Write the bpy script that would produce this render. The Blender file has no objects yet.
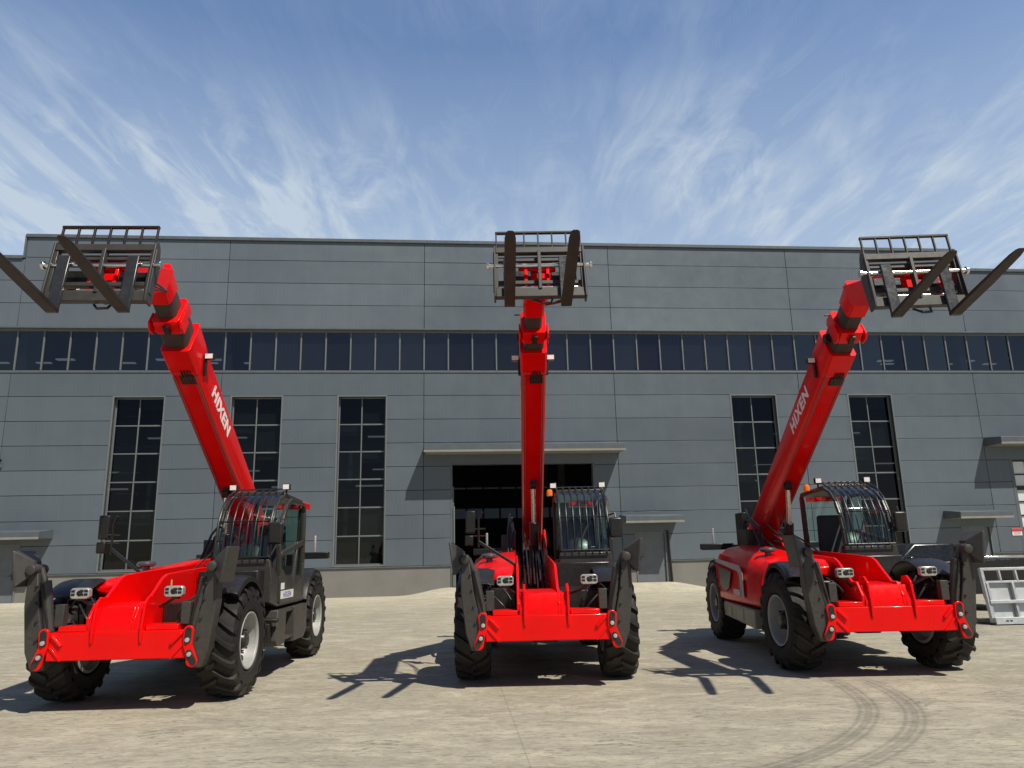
import bpy, bmesh, math, random
from mathutils import Vector, Matrix
R = math.radians
random.seed(7)
S = bpy.context.scene
COL = S.collection

# ------------------------------------------------------------------ camera
f, pitch, roll, H = 747.0, R(12.53), R(1.256), 1.65
fw = Vector((0, math.cos(pitch), math.sin(pitch)))
up0 = Vector((0, -math.sin(pitch), math.cos(pitch)))
c_, s_ = math.cos(roll), math.sin(roll)
Rt = Vector((1, 0, 0)) * c_ - up0 * s_
Up = Vector((1, 0, 0)) * s_ + up0 * c_
cam = bpy.data.cameras.new('camera')
co = bpy.data.objects.new('camera', cam)
COL.objects.link(co)
m = Matrix((Rt, Up, -fw)).transposed().to_4x4()
m.translation = Vector((0, 0, H))
co.matrix_world = m
cam.sensor_width = 36
cam.lens = f / 1024 * 36
cam.clip_end = 2000
cam.clip_start = 0.05
S.camera = co
S.render.resolution_x, S.render.resolution_y = 1024, 768
S.view_settings.view_transform = 'Standard'
S.view_settings.look = 'None'
S.view_settings.exposure = 0

# ------------------------------------------------------------------ materials
MATS = {}
def nt(mat):
    mat.use_nodes = True
    n = mat.node_tree
    return n, n.nodes, n.links, n.nodes['Principled BSDF']
def mixc(n, l, fac, a, b, mode='MIX'):
    x = n.new('ShaderNodeMix'); x.data_type = 'RGBA'; x.blend_type = mode
    for sock, v in ((x.inputs[0], fac), (x.inputs[6], a), (x.inputs[7], b)):
        if isinstance(v, bpy.types.NodeSocket): l.new(v, sock)
        elif isinstance(v, tuple): sock.default_value = (*v, 1)
        else: sock.default_value = v
    return x.outputs[2]
def noise(n, l, scale, detail=4, rough=.55, vec=None, dist=0):
    x = n.new('ShaderNodeTexNoise'); x.inputs['Scale'].default_value = scale
    x.inputs['Detail'].default_value = detail; x.inputs['Roughness'].default_value = rough
    x.inputs['Distortion'].default_value = dist
    if vec is not None: l.new(vec, x.inputs['Vector'])
    return x.outputs['Fac']
def ramp(n, l, src, a, b, va=0., vb=1.):
    x = n.new('ShaderNodeMapRange'); x.inputs[1].default_value = a; x.inputs[2].default_value = b
    x.inputs[3].default_value = va; x.inputs[4].default_value = vb
    l.new(src, x.inputs[0]); return x.outputs[0]
def mth(n, l, op, a, b=0., c=0.):
    x = n.new('ShaderNodeMath'); x.operation = op
    for i, v in enumerate((a, b, c)):
        if isinstance(v, bpy.types.NodeSocket): l.new(v, x.inputs[i])
        else: x.inputs[i].default_value = v
    return x.outputs[0]
def mat(name, col, rough=.5, metal=0., coat=0., var=.12, vscale=3., dirt=None, bump=0., bscale=60., spec=.5, island=0., emis=0., streak=0.):
    if name in MATS: return MATS[name]
    M = bpy.data.materials.new(name); t, n, l, p = nt(M)
    tc = n.new('ShaderNodeTexCoord'); v = tc.outputs['Object']
    nz = noise(n, l, vscale, 6, .6, v)
    lo = tuple(c * (1 - var) for c in col); hi = tuple(min(1, c * (1 + var)) for c in col)
    colr = mixc(n, l, ramp(n, l, nz, .3, .7), lo, hi)
    if island:
        g = n.new('ShaderNodeNewGeometry')
        colr = mixc(n, l, 1., colr, mixc(n, l, g.outputs['Random Per Island'], (1 - island,) * 3, (1 + island,) * 3), 'MULTIPLY')
    if streak:
        mp_ = n.new('ShaderNodeMapping'); mp_.inputs['Scale'].default_value = (2.2, 2.2, .12); l.new(v, mp_.inputs[0])
        sk = noise(n, l, 1.6, 8, .7, mp_.outputs[0], .3)
        bl = noise(n, l, .12, 3, .5, v)
        colr = mixc(n, l, 1., colr, mixc(n, l, ramp(n, l, sk, .35, .68), (1 - streak,) * 3, (1 + streak,) * 3), 'MULTIPLY')
        colr = mixc(n, l, 1., colr, mixc(n, l, ramp(n, l, bl, .35, .65), (.88, .88, .89), (1.1, 1.1, 1.09)), 'MULTIPLY')
    if dirt:
        nz2 = noise(n, l, vscale * 5, 8, .7, v, 1.)
        sep = n.new('ShaderNodeSeparateXYZ'); 
        g2 = n.new('ShaderNodeNewGeometry'); l.new(g2.outputs['Position'], sep.inputs[0])
        low = ramp(n, l, sep.outputs[2], dirt[1], 0, 0, 1)
        fac = mth(n, l, 'MULTIPLY', ramp(n, l, nz2, .35, .7), mth(n, l, 'ADD', mth(n, l, 'MULTIPLY', low, dirt[2]), .06))
        colr = mixc(n, l, fac, colr, dirt[0])
    l.new(colr, p.inputs['Base Color'])
    l.new(ramp(n, l, noise(n, l, vscale * 4, 5, .6, v), .3, .7, max(0, rough - .07), min(1, rough + .09)), p.inputs['Roughness'])
    p.inputs['Metallic'].default_value = metal
    p.inputs['Coat Weight'].default_value = coat
    p.inputs['Coat Roughness'].default_value = .08
    p.inputs['Specular IOR Level'].default_value = spec
    if bump:
        b = n.new('ShaderNodeBump'); b.inputs['Strength'].default_value = bump; b.inputs['Distance'].default_value = .01
        l.new(noise(n, l, bscale, 5, .6, v), b.inputs['Height']); l.new(b.outputs[0], p.inputs['Normal'])
    if emis:
        p.inputs['Emission Color'].default_value = (*col, 1); p.inputs['Emission Strength'].default_value = emis
    MATS[name] = M
    return M
DUST = (.22, .19, .15)
red = mat('red_paint', (.80, .0008, .0012), .34, coat=.30, var=.10, vscale=1.5, dirt=((.40, .03, .02), 1.0, .2), bump=.03, bscale=25, spec=.12)
reddeep = mat('red_paint_boom', (.72, .0008, .0012), .34, coat=.25, var=.10, vscale=1.2, dirt=((.40, .03, .02), .5, .1), bump=.03, bscale=18, spec=.12)
grey = mat('dark_grey_paint', (.036, .033, .030), .5, coat=.05, var=.15, vscale=4, dirt=(DUST, 1.2, .25), bump=.05, bscale=60)
cabgrey = mat('cab_paint', (.030, .027, .025), .42, coat=.1, var=.1, vscale=4, dirt=(DUST, 1.2, .2))
tankgrey = mat('tank_paint', (.30, .29, .24), .5, var=.1, dirt=(DUST, 1., .3))
black = mat('black_plastic', (.007, .007, .008), .34, var=.3, vscale=6, dirt=(DUST, 1.6, .18), bump=.04)
steel = mat('black_steel', (.022, .019, .018), .48, metal=.3, var=.35, vscale=5, bump=.1, bscale=40)
forkm = mat('fork_steel', (.024, .021, .019), .55, metal=.25, var=.4, vscale=5, bump=.12, bscale=30, dirt=((.09, .05, .03), 8., .3))
shankm = mat('fork_shank_paint', (.060, .060, .064), .26, metal=.5, var=.2, vscale=5)
inner = mat('inner_boom_paint', (.040, .033, .028), .5, coat=.05, var=.25, vscale=6, spec=.4)
chrome = mat('chrome_steel', (.70, .69, .67), .2, metal=1., var=.05)
bolt = mat('bright_bolt', (.62, .60, .57), .35, metal=.6, var=.05)
hose = mat('black_hose', (.015, .014, .014), .45, var=.2)
rubber = mat('tyre_rubber', (.011, .010, .0095), .66, var=.3, vscale=8, dirt=((.13, .115, .09), .6, .35), bump=.2, bscale=90, spec=.35)
rimm = mat('rim_silver', (.36, .36, .35), .45, metal=.15, var=.1, vscale=6, dirt=(DUST, 1.1, .35))
white = mat('white_paint', (.80, .79, .77), .5, var=.04)
offwhite = mat('decal_silver', (.45, .40, .42), .5, var=.15)
amber = mat('amber_lens', (.85, .16, .01), .25, coat=.5, var=.05, emis=.12)
ledm = mat('led_lens', (.40, .40, .38), .2, metal=.3, var=.2, vscale=30)
seatm = mat('seat_fabric', (.03, .035, .04), .8, var=.2)
decaly = mat('decal_yellow', (.75, .55, .25), .5)
labelink = mat('label_ink', (.12, .10, .30), .5)
signred = mat('sign_red', (.55, .03, .04), .5)
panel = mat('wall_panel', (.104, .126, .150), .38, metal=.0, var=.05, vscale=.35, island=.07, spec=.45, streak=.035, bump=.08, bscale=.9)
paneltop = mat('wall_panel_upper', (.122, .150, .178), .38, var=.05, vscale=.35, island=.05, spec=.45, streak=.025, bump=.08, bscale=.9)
backing = mat('joint_backing', (.040, .047, .054), .8)
capm = mat('roof_cap', (.10, .115, .13), .45)
frame = mat('window_frame', (.150, .165, .172), .45, metal=.1, var=.06)
soff = mat('canopy_soffit', (.24, .23, .20), .6)
canm = mat('canopy_sheet', (.088, .104, .118), .45)
plinthm = mat('plinth_render', (.19, .185, .17), .9, var=.10, vscale=1.2, bump=.3, bscale=30, dirt=((.16, .15, .13), 2.2, .4))
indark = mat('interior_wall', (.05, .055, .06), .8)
incol = mat('interior_column', (.16, .18, .17), .7)
inlight = mat('interior_lamp', (.75, .82, .80), .4, emis=.55)
inband = mat('interior_glazing', (.16, .20, .25), .5, emis=.06)
blindrefl = mat('blind_reflection_grey', (.30, .32, .29), .7, var=.3, vscale=.8)
doorm = mat('door_paint', (.13, .145, .165), .45)
alum = mat('galvanised_steel', (.52, .53, .54), .42, metal=.55, var=.15, vscale=5, bump=.05)
alumsheet = mat('galvanised_sheet', (.50, .51, .52), .5, metal=.35, var=.12, vscale=2.5)
carblack = mat('car_black_paint', (.006, .006, .007), .25, coat=.3, var=.1)
glasswhite = mat('bright_pane', (.62, .66, .66), .3, var=.12, vscale=1.5)  # opaque white; the bright interior behind the glass is put into the colour

def glass(name, tint, tr, gl, rough=.02, wavy=0.):
    M = bpy.data.materials.new(name); M.use_nodes = True
    n, l = M.node_tree.nodes, M.node_tree.links; n.clear()
    o = n.new('ShaderNodeOutputMaterial'); mx = n.new('ShaderNodeMixShader')
    t = n.new('ShaderNodeBsdfTransparent'); t.inputs[0].default_value = (*[c * tr for c in tint], 1)
    g = n.new('ShaderNodeBsdfGlossy'); g.inputs['Roughness'].default_value = rough
    lw = n.new('ShaderNodeFresnel'); lw.inputs[0].default_value = 1.5
    tc = n.new('ShaderNodeTexCoord')
    geo = n.new('ShaderNodeNewGeometry')
    fac = mth(n, l, 'MULTIPLY', mth(n, l, 'MULTIPLY_ADD', lw.outputs[0], 1.0, gl), mth(n, l, 'SUBTRACT', 1.0, geo.outputs['Backfacing']))
    gc = mixc(n, l, geo.outputs['Random Per Island'], (.55, .52, .62), (1, 1, 1))
    l.new(gc, g.inputs[0])
    if wavy:
        b = n.new('ShaderNodeBump'); b.inputs['Strength'].default_value = wavy; b.inputs['Distance'].default_value = .02
        l.new(noise(n, l, 1.5, 2, .5, tc.outputs['Object']), b.inputs['Height']); l.new(b.outputs[0], g.inputs['Normal'])
    l.new(fac, mx.inputs[0]); l.new(t.outputs[0], mx.inputs[1]); l.new(g.outputs[0], mx.inputs[2]); l.new(mx.outputs[0], o.inputs[0])
    return M
winglass = glass('window_glass', (.55, .60, .60), .62, .0, .02, .15)
stripglass = glass('clerestory_glass', (.60, .58, .62), .75, .075, .03, .2)
cabglass = glass('cab_glass', (.84, .93, .90), .97, .03, .01)
carglass = glass('car_glass', (.5, .65, .62), .8, .30, .01)

# ------------------------------------------------------------------ mesh builder
class MB:
    def __init__(s): s.b = bmesh.new()
    def box(s, x0, x1, y0, y1, z0, z1, M=None):
        v = [s.b.verts.new(Vector((x, y, z)) if M is None else M @ Vector((x, y, z))) for x in (x0, x1) for y in (y0, y1) for z in (z0, z1)]
        for q in ((0, 1, 3, 2), (4, 6, 7, 5), (0, 4, 5, 1), (2, 3, 7, 6), (0, 2, 6, 4), (1, 5, 7, 3)):
            s.b.faces.new([v[i] for i in q])
        return s
    def prism(s, pts, a, b, axis='x'):
        """pts: polygon; extruded from a to b along axis. axis x: pts=(y,z); y: pts=(x,z); z: pts=(x,y)"""
        def P(p, t):
            return Vector((t, p[0], p[1])) if axis == 'x' else Vector((p[0], t, p[1])) if axis == 'y' else Vector((p[0], p[1], t))
        A = [s.b.verts.new(P(p, a)) for p in pts]; B = [s.b.verts.new(P(p, b)) for p in pts]
        n = len(pts)
        s.b.faces.new(A); s.b.faces.new(B[::-1])
        for i in range(n): s.b.faces.new([A[i], B[i], B[(i + 1) % n], A[(i + 1) % n]])
        return s
    def loft(s, rings, cap=True):
        L = [[s.b.verts.new(Vector(p)) for p in r] for r in rings]
        n = len(L[0])
        for a, b in zip(L, L[1:]):
            for i in range(n): s.b.faces.new([a[i], a[(i + 1) % n], b[(i + 1) % n], b[i]])
        if cap: s.b.faces.new(L[0][::-1]); s.b.faces.new(L[-1])
        return s
    def tube(s, pts, r, seg=10, r2=None):
        pts = [Vector(p) for p in pts]; rings = []
        n = len(pts)
        ref = None
        for i, p in enumerate(pts):
            d = (pts[min(i + 1, n - 1)] - pts[max(i - 1, 0)]).normalized()
            if ref is None: ref = d.orthogonal().normalized()
            ref = (ref - d * ref.dot(d)).normalized(); o = d.cross(ref)
            rr = r if r2 is None else r + (r2 - r) * i / (n - 1)
            rings.append([p + (ref * math.cos(2 * math.pi * k / seg) + o * math.sin(2 * math.pi * k / seg)) * rr for k in range(seg)])
        return s.loft(rings)
    def lathe(s, prof, seg=48, axis='x', c=(0, 0, 0), cap=True):
        """prof: list of (along axis, radius)"""
        c = Vector(c); L = []
        for a, r in prof:
            ring = []
            for k in range(seg):
                t = 2 * math.pi * k / seg; p, q = r * math.cos(t), r * math.sin(t)
                ring.append(s.b.verts.new(c + (Vector((a, p, q)) if axis == 'x' else Vector((p, a, q)) if axis == 'y' else Vector((p, q, a)))))
            L.append(ring)
        for a, b in zip(L, L[1:]):
            for i in range(seg): s.b.faces.new([a[i], a[(i + 1) % seg], b[(i + 1) % seg], b[i]])
        if cap: s.b.faces.new(L[0][::-1]); s.b.faces.new(L[-1])
        return s
    def done(s, name, m, parent=None, bev=0., seg=2, smooth=35, loc=None, rot=None):
        me = s.mesh(name, m, smooth)
        return link(name, me, parent, bev, seg, loc, rot)
    def mesh(s, name, m, smooth=35):
        bmesh.ops.recalc_face_normals(s.b, faces=s.b.faces)
        me = bpy.data.meshes.new(name); s.b.to_mesh(me); s.b.free()
        me.materials.append(m)
        if smooth:
            for p in me.polygons: p.use_smooth = True
            me.set_sharp_from_angle(angle=R(smooth))
        return me
def link(name, me, parent=None, bev=0., seg=2, loc=None, rot=None):
    o = bpy.data.objects.new(name, me); COL.objects.link(o)
    if parent: o.parent = parent
    if loc: o.location = loc
    if rot: o.rotation_euler = rot
    if bev:
        b = o.modifiers.new('bevel', 'BEVEL'); b.width = bev; b.segments = seg; b.limit_method = 'ANGLE'; b.angle_limit = R(35)
        b.harden_normals = False
    return o
def tag(o, label=None, cat=None, group=None, kind=None):
    for k, v in (('label', label), ('category', cat), ('group', group), ('kind', kind)):
        if v: o[k] = v
    return o
def empty(name, loc=(0, 0, 0), rz=0.):
    o = bpy.data.objects.new(name, None); COL.objects.link(o); o.location = loc; o.rotation_euler = (0, 0, rz); o.empty_display_size = .3
    return o
def text_mesh(body, size, m, shear=0., bold=0., ext=.002, name='lettering', align='CENTER', xs=1.):
    cu = bpy.data.curves.new(name, 'FONT'); cu.body = body; cu.size = size; cu.shear = shear; cu.offset = bold
    cu.extrude = ext; cu.space_character = 1.0 + bold * 12; cu.align_x = align; cu.align_y = 'CENTER'; cu.resolution_u = 3
    t = bpy.data.objects.new(name, cu); COL.objects.link(t)
    bpy.context.view_layer.update()
    me = bpy.data.meshes.new_from_object(t.evaluated_get(bpy.context.evaluated_depsgraph_get()))
    bpy.data.objects.remove(t); bpy.data.curves.remove(cu)
    for v in me.vertices: v.co.x *= xs
    me.materials.clear(); me.materials.append(m); me.name = name
    return me

# ------------------------------------------------------------------ wheels
TR, TW = .64, .44
def tyre_mesh():
    b = MB(); h = TW / 2
    prof = [(-h * .72, .33), (-h * .96, .37), (-h * 1.02, .45), (-h * .98, .54), (-h * .86, .585), (-h * .5, .600), (0, .604), (h * .5, .600), (h * .86, .585), (h * .98, .54), (h * 1.02, .45), (h * .96, .37), (h * .72, .33)]
    b.lathe(prof, 72, cap=False)
    NL = 19
    for side in (-1, 1):
        for k in range(NL):
            t0 = 2 * math.pi * (k + (.5 if side > 0 else 0)) / NL
            rings = []
            # lug: from centre line out over the shoulder
            for (x, rt, rb, w, dt) in ((-.012, .640, .59, .052, 0), (.05, .642, .59, .050, .055), (.11, .640, .585, .050, .115), (.17, .633, .575, .056, .165), (.207, .617, .555, .062, .195), (.222, .585, .53, .060, .205), (.222, .535, .505, .045, .21)):
                t = t0 + dt * 1.15
                x = x * side
                rr = []
                for (rad, ww) in ((rb, w * .66), (rt, w * .46), (rt, -w * .46), (rb, -w * .66)):
                    a = t + ww / rad
                    rr.append((x, rad * math.cos(a), rad * math.sin(a)))
                rings.append(rr)
            b.loft(rings)
    return b.mesh('tyre', rubber, 30)
def rim_mesh():
    b = MB()
    b.lathe([(.175, .300), (.185, .335), (.205, .338), (.207, .322), (.19, .306), (.10, .294), (.03, .282), (.0, .262), (-.02, .21), (-.01, .16), (-.01, .11), (-.1, .1), (-.12, .28), (-.20, .335), (-.21, .30), (-.1, .26), (-.05, .25)], 56, cap=False)
    for k in range(8):
        t = 2 * math.pi * (k + .5) / 8
        b.lathe([(-.03, .012), (.02, .014), (.025, .010)], 10, c=(0, .19 * math.cos(t), .19 * math.sin(t)))
    return b.mesh('rim', rimm, 30)
def hub_mesh():
    b = MB()
    b.lathe([(-.05, .15), (.065, .15), (.08, .125), (.13, .10), (.16, .09), (.175, .07), (.177, .02)], 32)
    for k in range(6):
        t = 2 * math.pi * k / 6
        b.lathe([(.10, .012), (.15, .012)], 8, c=(0, .125 * math.cos(t), .125 * math.sin(t)))
    return b.mesh('hub', black, 30)
TYRE, RIM, HUB = tyre_mesh(), rim_mesh(), hub_mesh()
def wheel(root, u, s, steer=0., spin=0.):
    flip = math.pi if u < 0 else 0
    t = link('wheel', HUB, root, 0, 2, (u, s, TR), (spin, 0, flip + steer))
    link('tyre', TYRE, t); link('rim', RIM, t, .004)
    return t

# ------------------------------------------------------------------ telehandler
PHI = R(33.2)
def bm2(t, n, B0):
    """boom frame -> (s, z)"""
    d = (-math.cos(PHI), math.sin(PHI)); q = (math.sin(PHI), math.cos(PHI))
    return (B0[0] + d[0] * t + q[0] * n, B0[1] + d[1] * t + q[1] * n)
def telehandler(X, Y, h, label, cw, e1, e2, steer=0., mirror_up=True, outer_end=(-.17, 4.38), yaw=0.):
    root = empty('telehandler', (X, Y, 0), R(h)); tag(root, label, 'telehandler', 'red telehandlers parked in a row before the factory')
    P = lambda: MB()
    # wheels
    WB = 3.55; TC = .955
    for (u, s, st) in ((-TC, 0, steer), (TC, 0, steer), (-TC, WB, 0), (TC, WB, 0)):
        wheel(root, u, s, R(st), random.uniform(0, 1))
    # axles
    for sy in (0, WB):
        b = P(); b.tube([(-.78, sy, .62), (.78, sy, .62)], .085, 14); b.box(-.17, .17, sy - .16, sy + .16, .46, .78)
        for u in (-.72, .72): b.box(u - .1, u + .1, sy - .09, sy + .09, .50, .74)
        b.done('axle', steel, root, .02)
    # chassis frame between the wheels
    b = P()
    b.prism([(-.80, .62), (4.25, .62), (4.25, 1.05), (3.2, 1.12), (-.6, 1.05)], -.36, -.30)
    b.prism([(-.80, .62), (4.25, .62), (4.25, 1.05), (3.2, 1.12), (-.6, 1.05)], .10, .16)
    b.box(-.36, .16, -.7, 4.2, .56, .62); b.box(-.7, .55, 4.1, 4.35, .75, 1.35)
    b.box(-.95, .16, 1.0, 1.1, .5, .95); b.box(-.3, 1.0, 1.0, 1.08, .55, .95)
    b.done('chassis_frame', black, root, .01)
    # red nose side plates
    prof = [(-.93, .72), (-.93, 1.00), (-.80, 1.16), (-.66, 1.16), (-.48, 1.27), (-.28, 1.41), (-.16, 1.455), (.30, 1.48), (2.4, 1.56), (2.4, 1.0), (.6, .85), (-.3, .70)]
    b = P(); b.prism(prof, -.37, -.335); b.done('side_plate', red, root, .008)
    b = P(); b.prism(prof, .135, .17); b.done('side_plate', red, root, .008)
    for xa in (.1715, .1325):
        b = P(); b.box(xa, xa + .001, -.06, -.02, 1.31, 1.38); b.box(xa, xa + .001, -.05, -.03, 1.27, 1.30); b.done('decal', decaly, root)
    # nose deck between the plates
    b = P()
    b.prism([(-.945, .86), (-.945, .93), (-.86, 1.12), (-.40, 1.15), (.3, 1.08), (.3, 1.04), (-.4, 1.10), (-.80, 1.08), (-.84, .86)], -.335, .135)
    b.prism([(-.946, .861), (-.946, .93), (-.861, 1.121), (-.70, 1.13), (-.70, .86)], .17, .255)
    b.prism([(-.945, .86), (-.945, .93), (-.86, 1.12), (-.75, 1.12), (-.75, .86)], .135, .17)
    b.done('nose_deck', red, root, .006)
    # front beam
    b = P()
    b.box(-.76, .76, -.955, -.72, .565, .865)
    b.box(-.67, -.30, -.93, -.66, .865, .925); b.box(.29, .65, -.93, -.66, .865, .925)
    beam = b.done('front_beam', red, root, .01)
    for u in (-.275, .262):
        q = P(); q.prism([(-.975, .74), (-.985, .90), (-.93, 1.16), (-.84, 1.23), (-.72, 1.22), (-.66, 1.08), (-.66, .9), (-.955, .86), (-.957, .74)], u - .014, u + .014)
        q.done('rib', red, beam, .005)
    for sg in (-1, 1):
        q = P()
        def arc(cx, cz, r, a0, a1, n=8):
            return [(cx + r * math.cos(R(a0 + (a1 - a0) * i / n)), cz + r * math.sin(R(a0 + (a1 - a0) * i / n))) for i in range(n + 1)]
        pts = arc(.788, .852, .060, 150, -20) + [(.832, .72)] + arc(.840, .535, .062, 35, -165) + [(.762, .63), (.730, .72)]
        q.prism([(sg * x, z) for x, z in pts], -.985, -.957, 'y')
        ear = q.done('ear_plate', red, beam, .006)
        for (x, z, t) in ((.787, .805, 3), (.832, .575, -28)):
            q = P(); c, s2 = math.cos(R(t)), math.sin(R(t))
            pts = []
            for k in range(20):
                a = 2 * math.pi * k / 20; ex, ez = .038 * math.cos(a), .038 * math.sin(a) + (.050 if math.sin(a) > 0 else -.050)
                pts.append((sg * (x + ex * c + ez * s2 * (1)), z - ex * s2 * 1 + ez * c))
            q.prism(pts, -.990, -.984, 'y'); q.done('slot_cover', black, ear)
        for (x, z) in ((.785, .76), (.815, .61)):
            q = P(); q.lathe([(-1.012, .012), (-1.008, .024), (-.985, .026)], 16, 'y', (sg * x, 0, z)); q.done('bolt', bolt, ear)
        # stiffening bars welded across the beam corners
        q = P(); q.tube([(sg * .71, -.965, .835), (sg * .60, -.965, .72)], .022, 10)
        q.box(-.012, .012, -.97, -.95, -.1, .1, Matrix.Translation((sg * .66, 0, .64)) @ Matrix.Rotation(R(sg * 42), 4, 'Y'))
        q.done('corner_bar', red, beam, .003)
    # stabilisers folded up beside the beam
    for sg in (-1, 1):
        b = P()
        # outer tapered box arm
        b.loft([[(sg * .81, -.93, .46), (sg * .93, -.93, .46), (sg * .93, -.78, .46), (sg * .81, -.78, .46)],
                [(sg * .80, -.95, .70), (sg * 1.00, -.95, .66), (sg * 1.00, -.76, .66), (sg * .80, -.76, .70)],
                [(sg * .90, -.95, 1.15), (sg * 1.06, -.95, 1.15), (sg * 1.06, -.76, 1.15), (sg * .90, -.76, 1.15)],
                [(sg * .96, -.94, 1.60), (sg * 1.06, -.94, 1.62), (sg * 1.06, -.78, 1.62), (sg * .96, -.78, 1.60)]])
        arm = b.done('stabiliser_leg', grey, root, .012)
        q = P(); q.tube([(sg * .80, -.86, .86), (sg * .90, -.86, 1.42)], .062, 14); q.tube([(sg * .90, -.86, 1.40), (sg * .965, -.86, 1.56)], .034, 12)
        q.box(sg * .70 - .05, sg * .70 + .05, -.88, -.78, .92, 1.16)
        q.done('cylinder', grey, arm, .006)
        q = P(); q.lathe([(-1.02, .03), (-1.01, .055), (-.95, .06), (-.75, .06)], 20, 'y', (sg * 1.0, 0, 1.545)); q.done('pivot_pin', grey, arm, .004)
        q = P()
        for zb in (.78, .98, 1.18, 1.36): q.lathe([(-.972, .008), (-.968, .015), (-.93, .015)], 8, 'y', (sg * (.875 + .10 * (zb - .7)), 0, zb))
        q.tube([(sg * .78, -.90, .80), (sg * .80, -.93, 1.0), (sg * .86, -.94, 1.25), (sg * .90, -.93, 1.42)], .009, 6)
        q.done('bolt_row', steel, arm)
        # foot: pyramid shell with a flat sole facing outwards
        T = Matrix.Translation((sg * 1.10, -.86, 1.56)) @ Matrix.Rotation(R(sg * 8), 4, 'Y')
        q = P()
        outer = [(-.20, -.19), (.20, -.19), (.20, .21), (-.20, .21)]
        inn = [(-.07, -.06), (.07, -.06), (.07, .07), (-.07, .07)]
        q.loft([[T @ Vector((sg * .07, y, z)) for y, z in outer], [T @ Vector((sg * .045, y, z)) for y, z in outer], [T @ Vector((-sg * .10, y, z)) for y, z in inn]])
        q.done('foot_pad', grey, arm, .008)
    # fenders
    for (u, s, r0) in ((-1, 0, 0), (1, 0, 0), (-1, WB, 1), (1, WB, 1)):
        b = P(); n = 16; rings = []
        a0, a1 = (R(52), R(150)) if not r0 else (R(25), R(125))
        for i in range(n + 1):
            a = a0 + (a1 - a0) * i / n; ca, sa = -math.cos(a), math.sin(a)
            rr = .735 + .03 * math.sin((i / n) * math.pi)
            x0, x1 = u * .66, u * 1.14
            ring = []
            for (x, dr) in ((x0, 0), (u * .76, .03), (u * 1.05, .03), (x1 - u * .01, .01), (x1, -.05), (x1 - u * .02, -.05), (u * 1.04, .005), (u * .76, .005), (x0, -.02)):
                rad = rr + dr
                ring.append((x, s + ca * -rad * -1, TR + sa * rad * .98))
            rings.append(ring)
        b.loft(rings)
        b.done('mudguard', black, root, .004)
    # engine cover on the viewer's left
    b = P()
    sec = [(.82, 1.42, .08), (1.0, 1.46, .05), (2.0, 1.55, .02), (3.2, 1.64, .0), (3.36, 1.60, .03)]
    rings = []
    for s, zt, ins in sec:
        rings.append([(-.37, s, .82), (-.37, s, zt + .02), (-.60, s, zt + .02), (-.93, s, zt - .04), (-1.08 + ins, s, zt - .14), (-1.16 + ins, s, zt - .32), (-1.17 + ins, s, .76), (-1.10 + ins, s, .72)])
    b.loft(rings)
    hood = b.done('engine_cover', red, root, .02, 3, 28)
    b = P()   # nose part of the hood in front, stepping down over the mudguard
    b.loft([[(-.40, .84, 1.0), (-.40, .84, 1.46), (-.62, .84, 1.46), (-.95, .84, 1.38), (-.95, .84, 1.0)],
            [(-.40, .05, 1.15), (-.40, .05, 1.43), (-.60, .05, 1.42), (-.80, .05, 1.36), (-.80, .05, 1.2)],
            [(-.40, -.12, 1.2), (-.40, -.12, 1.34), (-.55, -.12, 1.33), (-.68, -.12, 1.3), (-.68, -.12, 1.25)]])
    b.done('front_cover', red, hood, .02)
    b = P()
    b.prism([(2.15, 1.22), (3.02, 1.30), (2.92, .98), (2.62, .88), (2.35, .95)], -1.176, -1.168)
    b.done('dark_oval', black, hood, 0)  # dark oval patch on the side of the cover
    b = P()   # silver stripe: an inverted L
    b.prism([(3.20, 1.37), (3.20, 1.43), (1.68, 1.33), (1.52, 1.20), (1.52, .84), (1.70, .84), (1.70, 1.18), (1.82, 1.24)], -1.1655, -1.158)
    b.done('stripe', offwhite, hood, 0)
    me = text_mesh('HIXEN', .13, white, .15, .004)
    link('lettering', me, hood, 0, 2, (-1.179, 1.88, .90), (R(90), 0, R(-90)))
    b = P(); b.prism([(1.15, .40), (3.36, .48), (3.36, .72), (1.15, .68)], -1.13, -.62); tank = b.done('fuel_tank', tankgrey, root, .02)
    for s in (1.75, 2.45):
        q = P(); q.box(-1.135, -1.129, s, s + .34, .49, .65); q.done('vent', black, tank)
    # air intake cap on a short neck
    b = P(); b.lathe([(1.40, .05), (1.53, .05), (1.53, .09), (1.545, .125), (1.575, .13), (1.60, .11), (1.61, .04)], 28, 'z', (-.78, 1.35, 0)); b.done('intake_cap', mat('cap_plastic', (.06, .06, .075), .3, coat=.4), root, .003)
    # cab
    cab_y = [(1.0, 1.62), (1.03, 1.85), (1.10, 2.10), (1.22, 2.30), (1.42, 2.46), (1.72, 2.56)]
    x0, x1 = .29, 1.06
    b = P()
    # lower body
    b.loft([[(x0, 1.0, 1.0), (x1 + .02, 1.0, 1.02), (x1 + .04, 1.0, 1.35), (x1, 1.0, 1.60), (x0, 1.0, 1.60)],
            [(x0, 1.30, .94), (x1 + .05, 1.30, .94), (x1 + .06, 1.3, 1.3), (x1, 1.32, 1.48), (x0, 1.32, 1.48)],
            [(x0, 2.72, .94), (x1 + .05, 2.72, .94), (x1 + .06, 2.72, 1.25), (x1, 2.72, 1.48), (x0, 2.72, 1.48)]])
    # pillars
    for x in (x0, x1 - .05):
        for (p, q2) in zip(cab_y, cab_y[1:]):
            b.prism([p, q2, (q2[0] + .06, q2[1] - .035), (p[0] + .075, p[1] - .015)], x, x + .05)
        b.prism([(2.55, 1.4), (2.62, 2.35), (2.68, 2.50), (2.76, 2.44), (2.72, 1.4)], x, x + .05)
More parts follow.
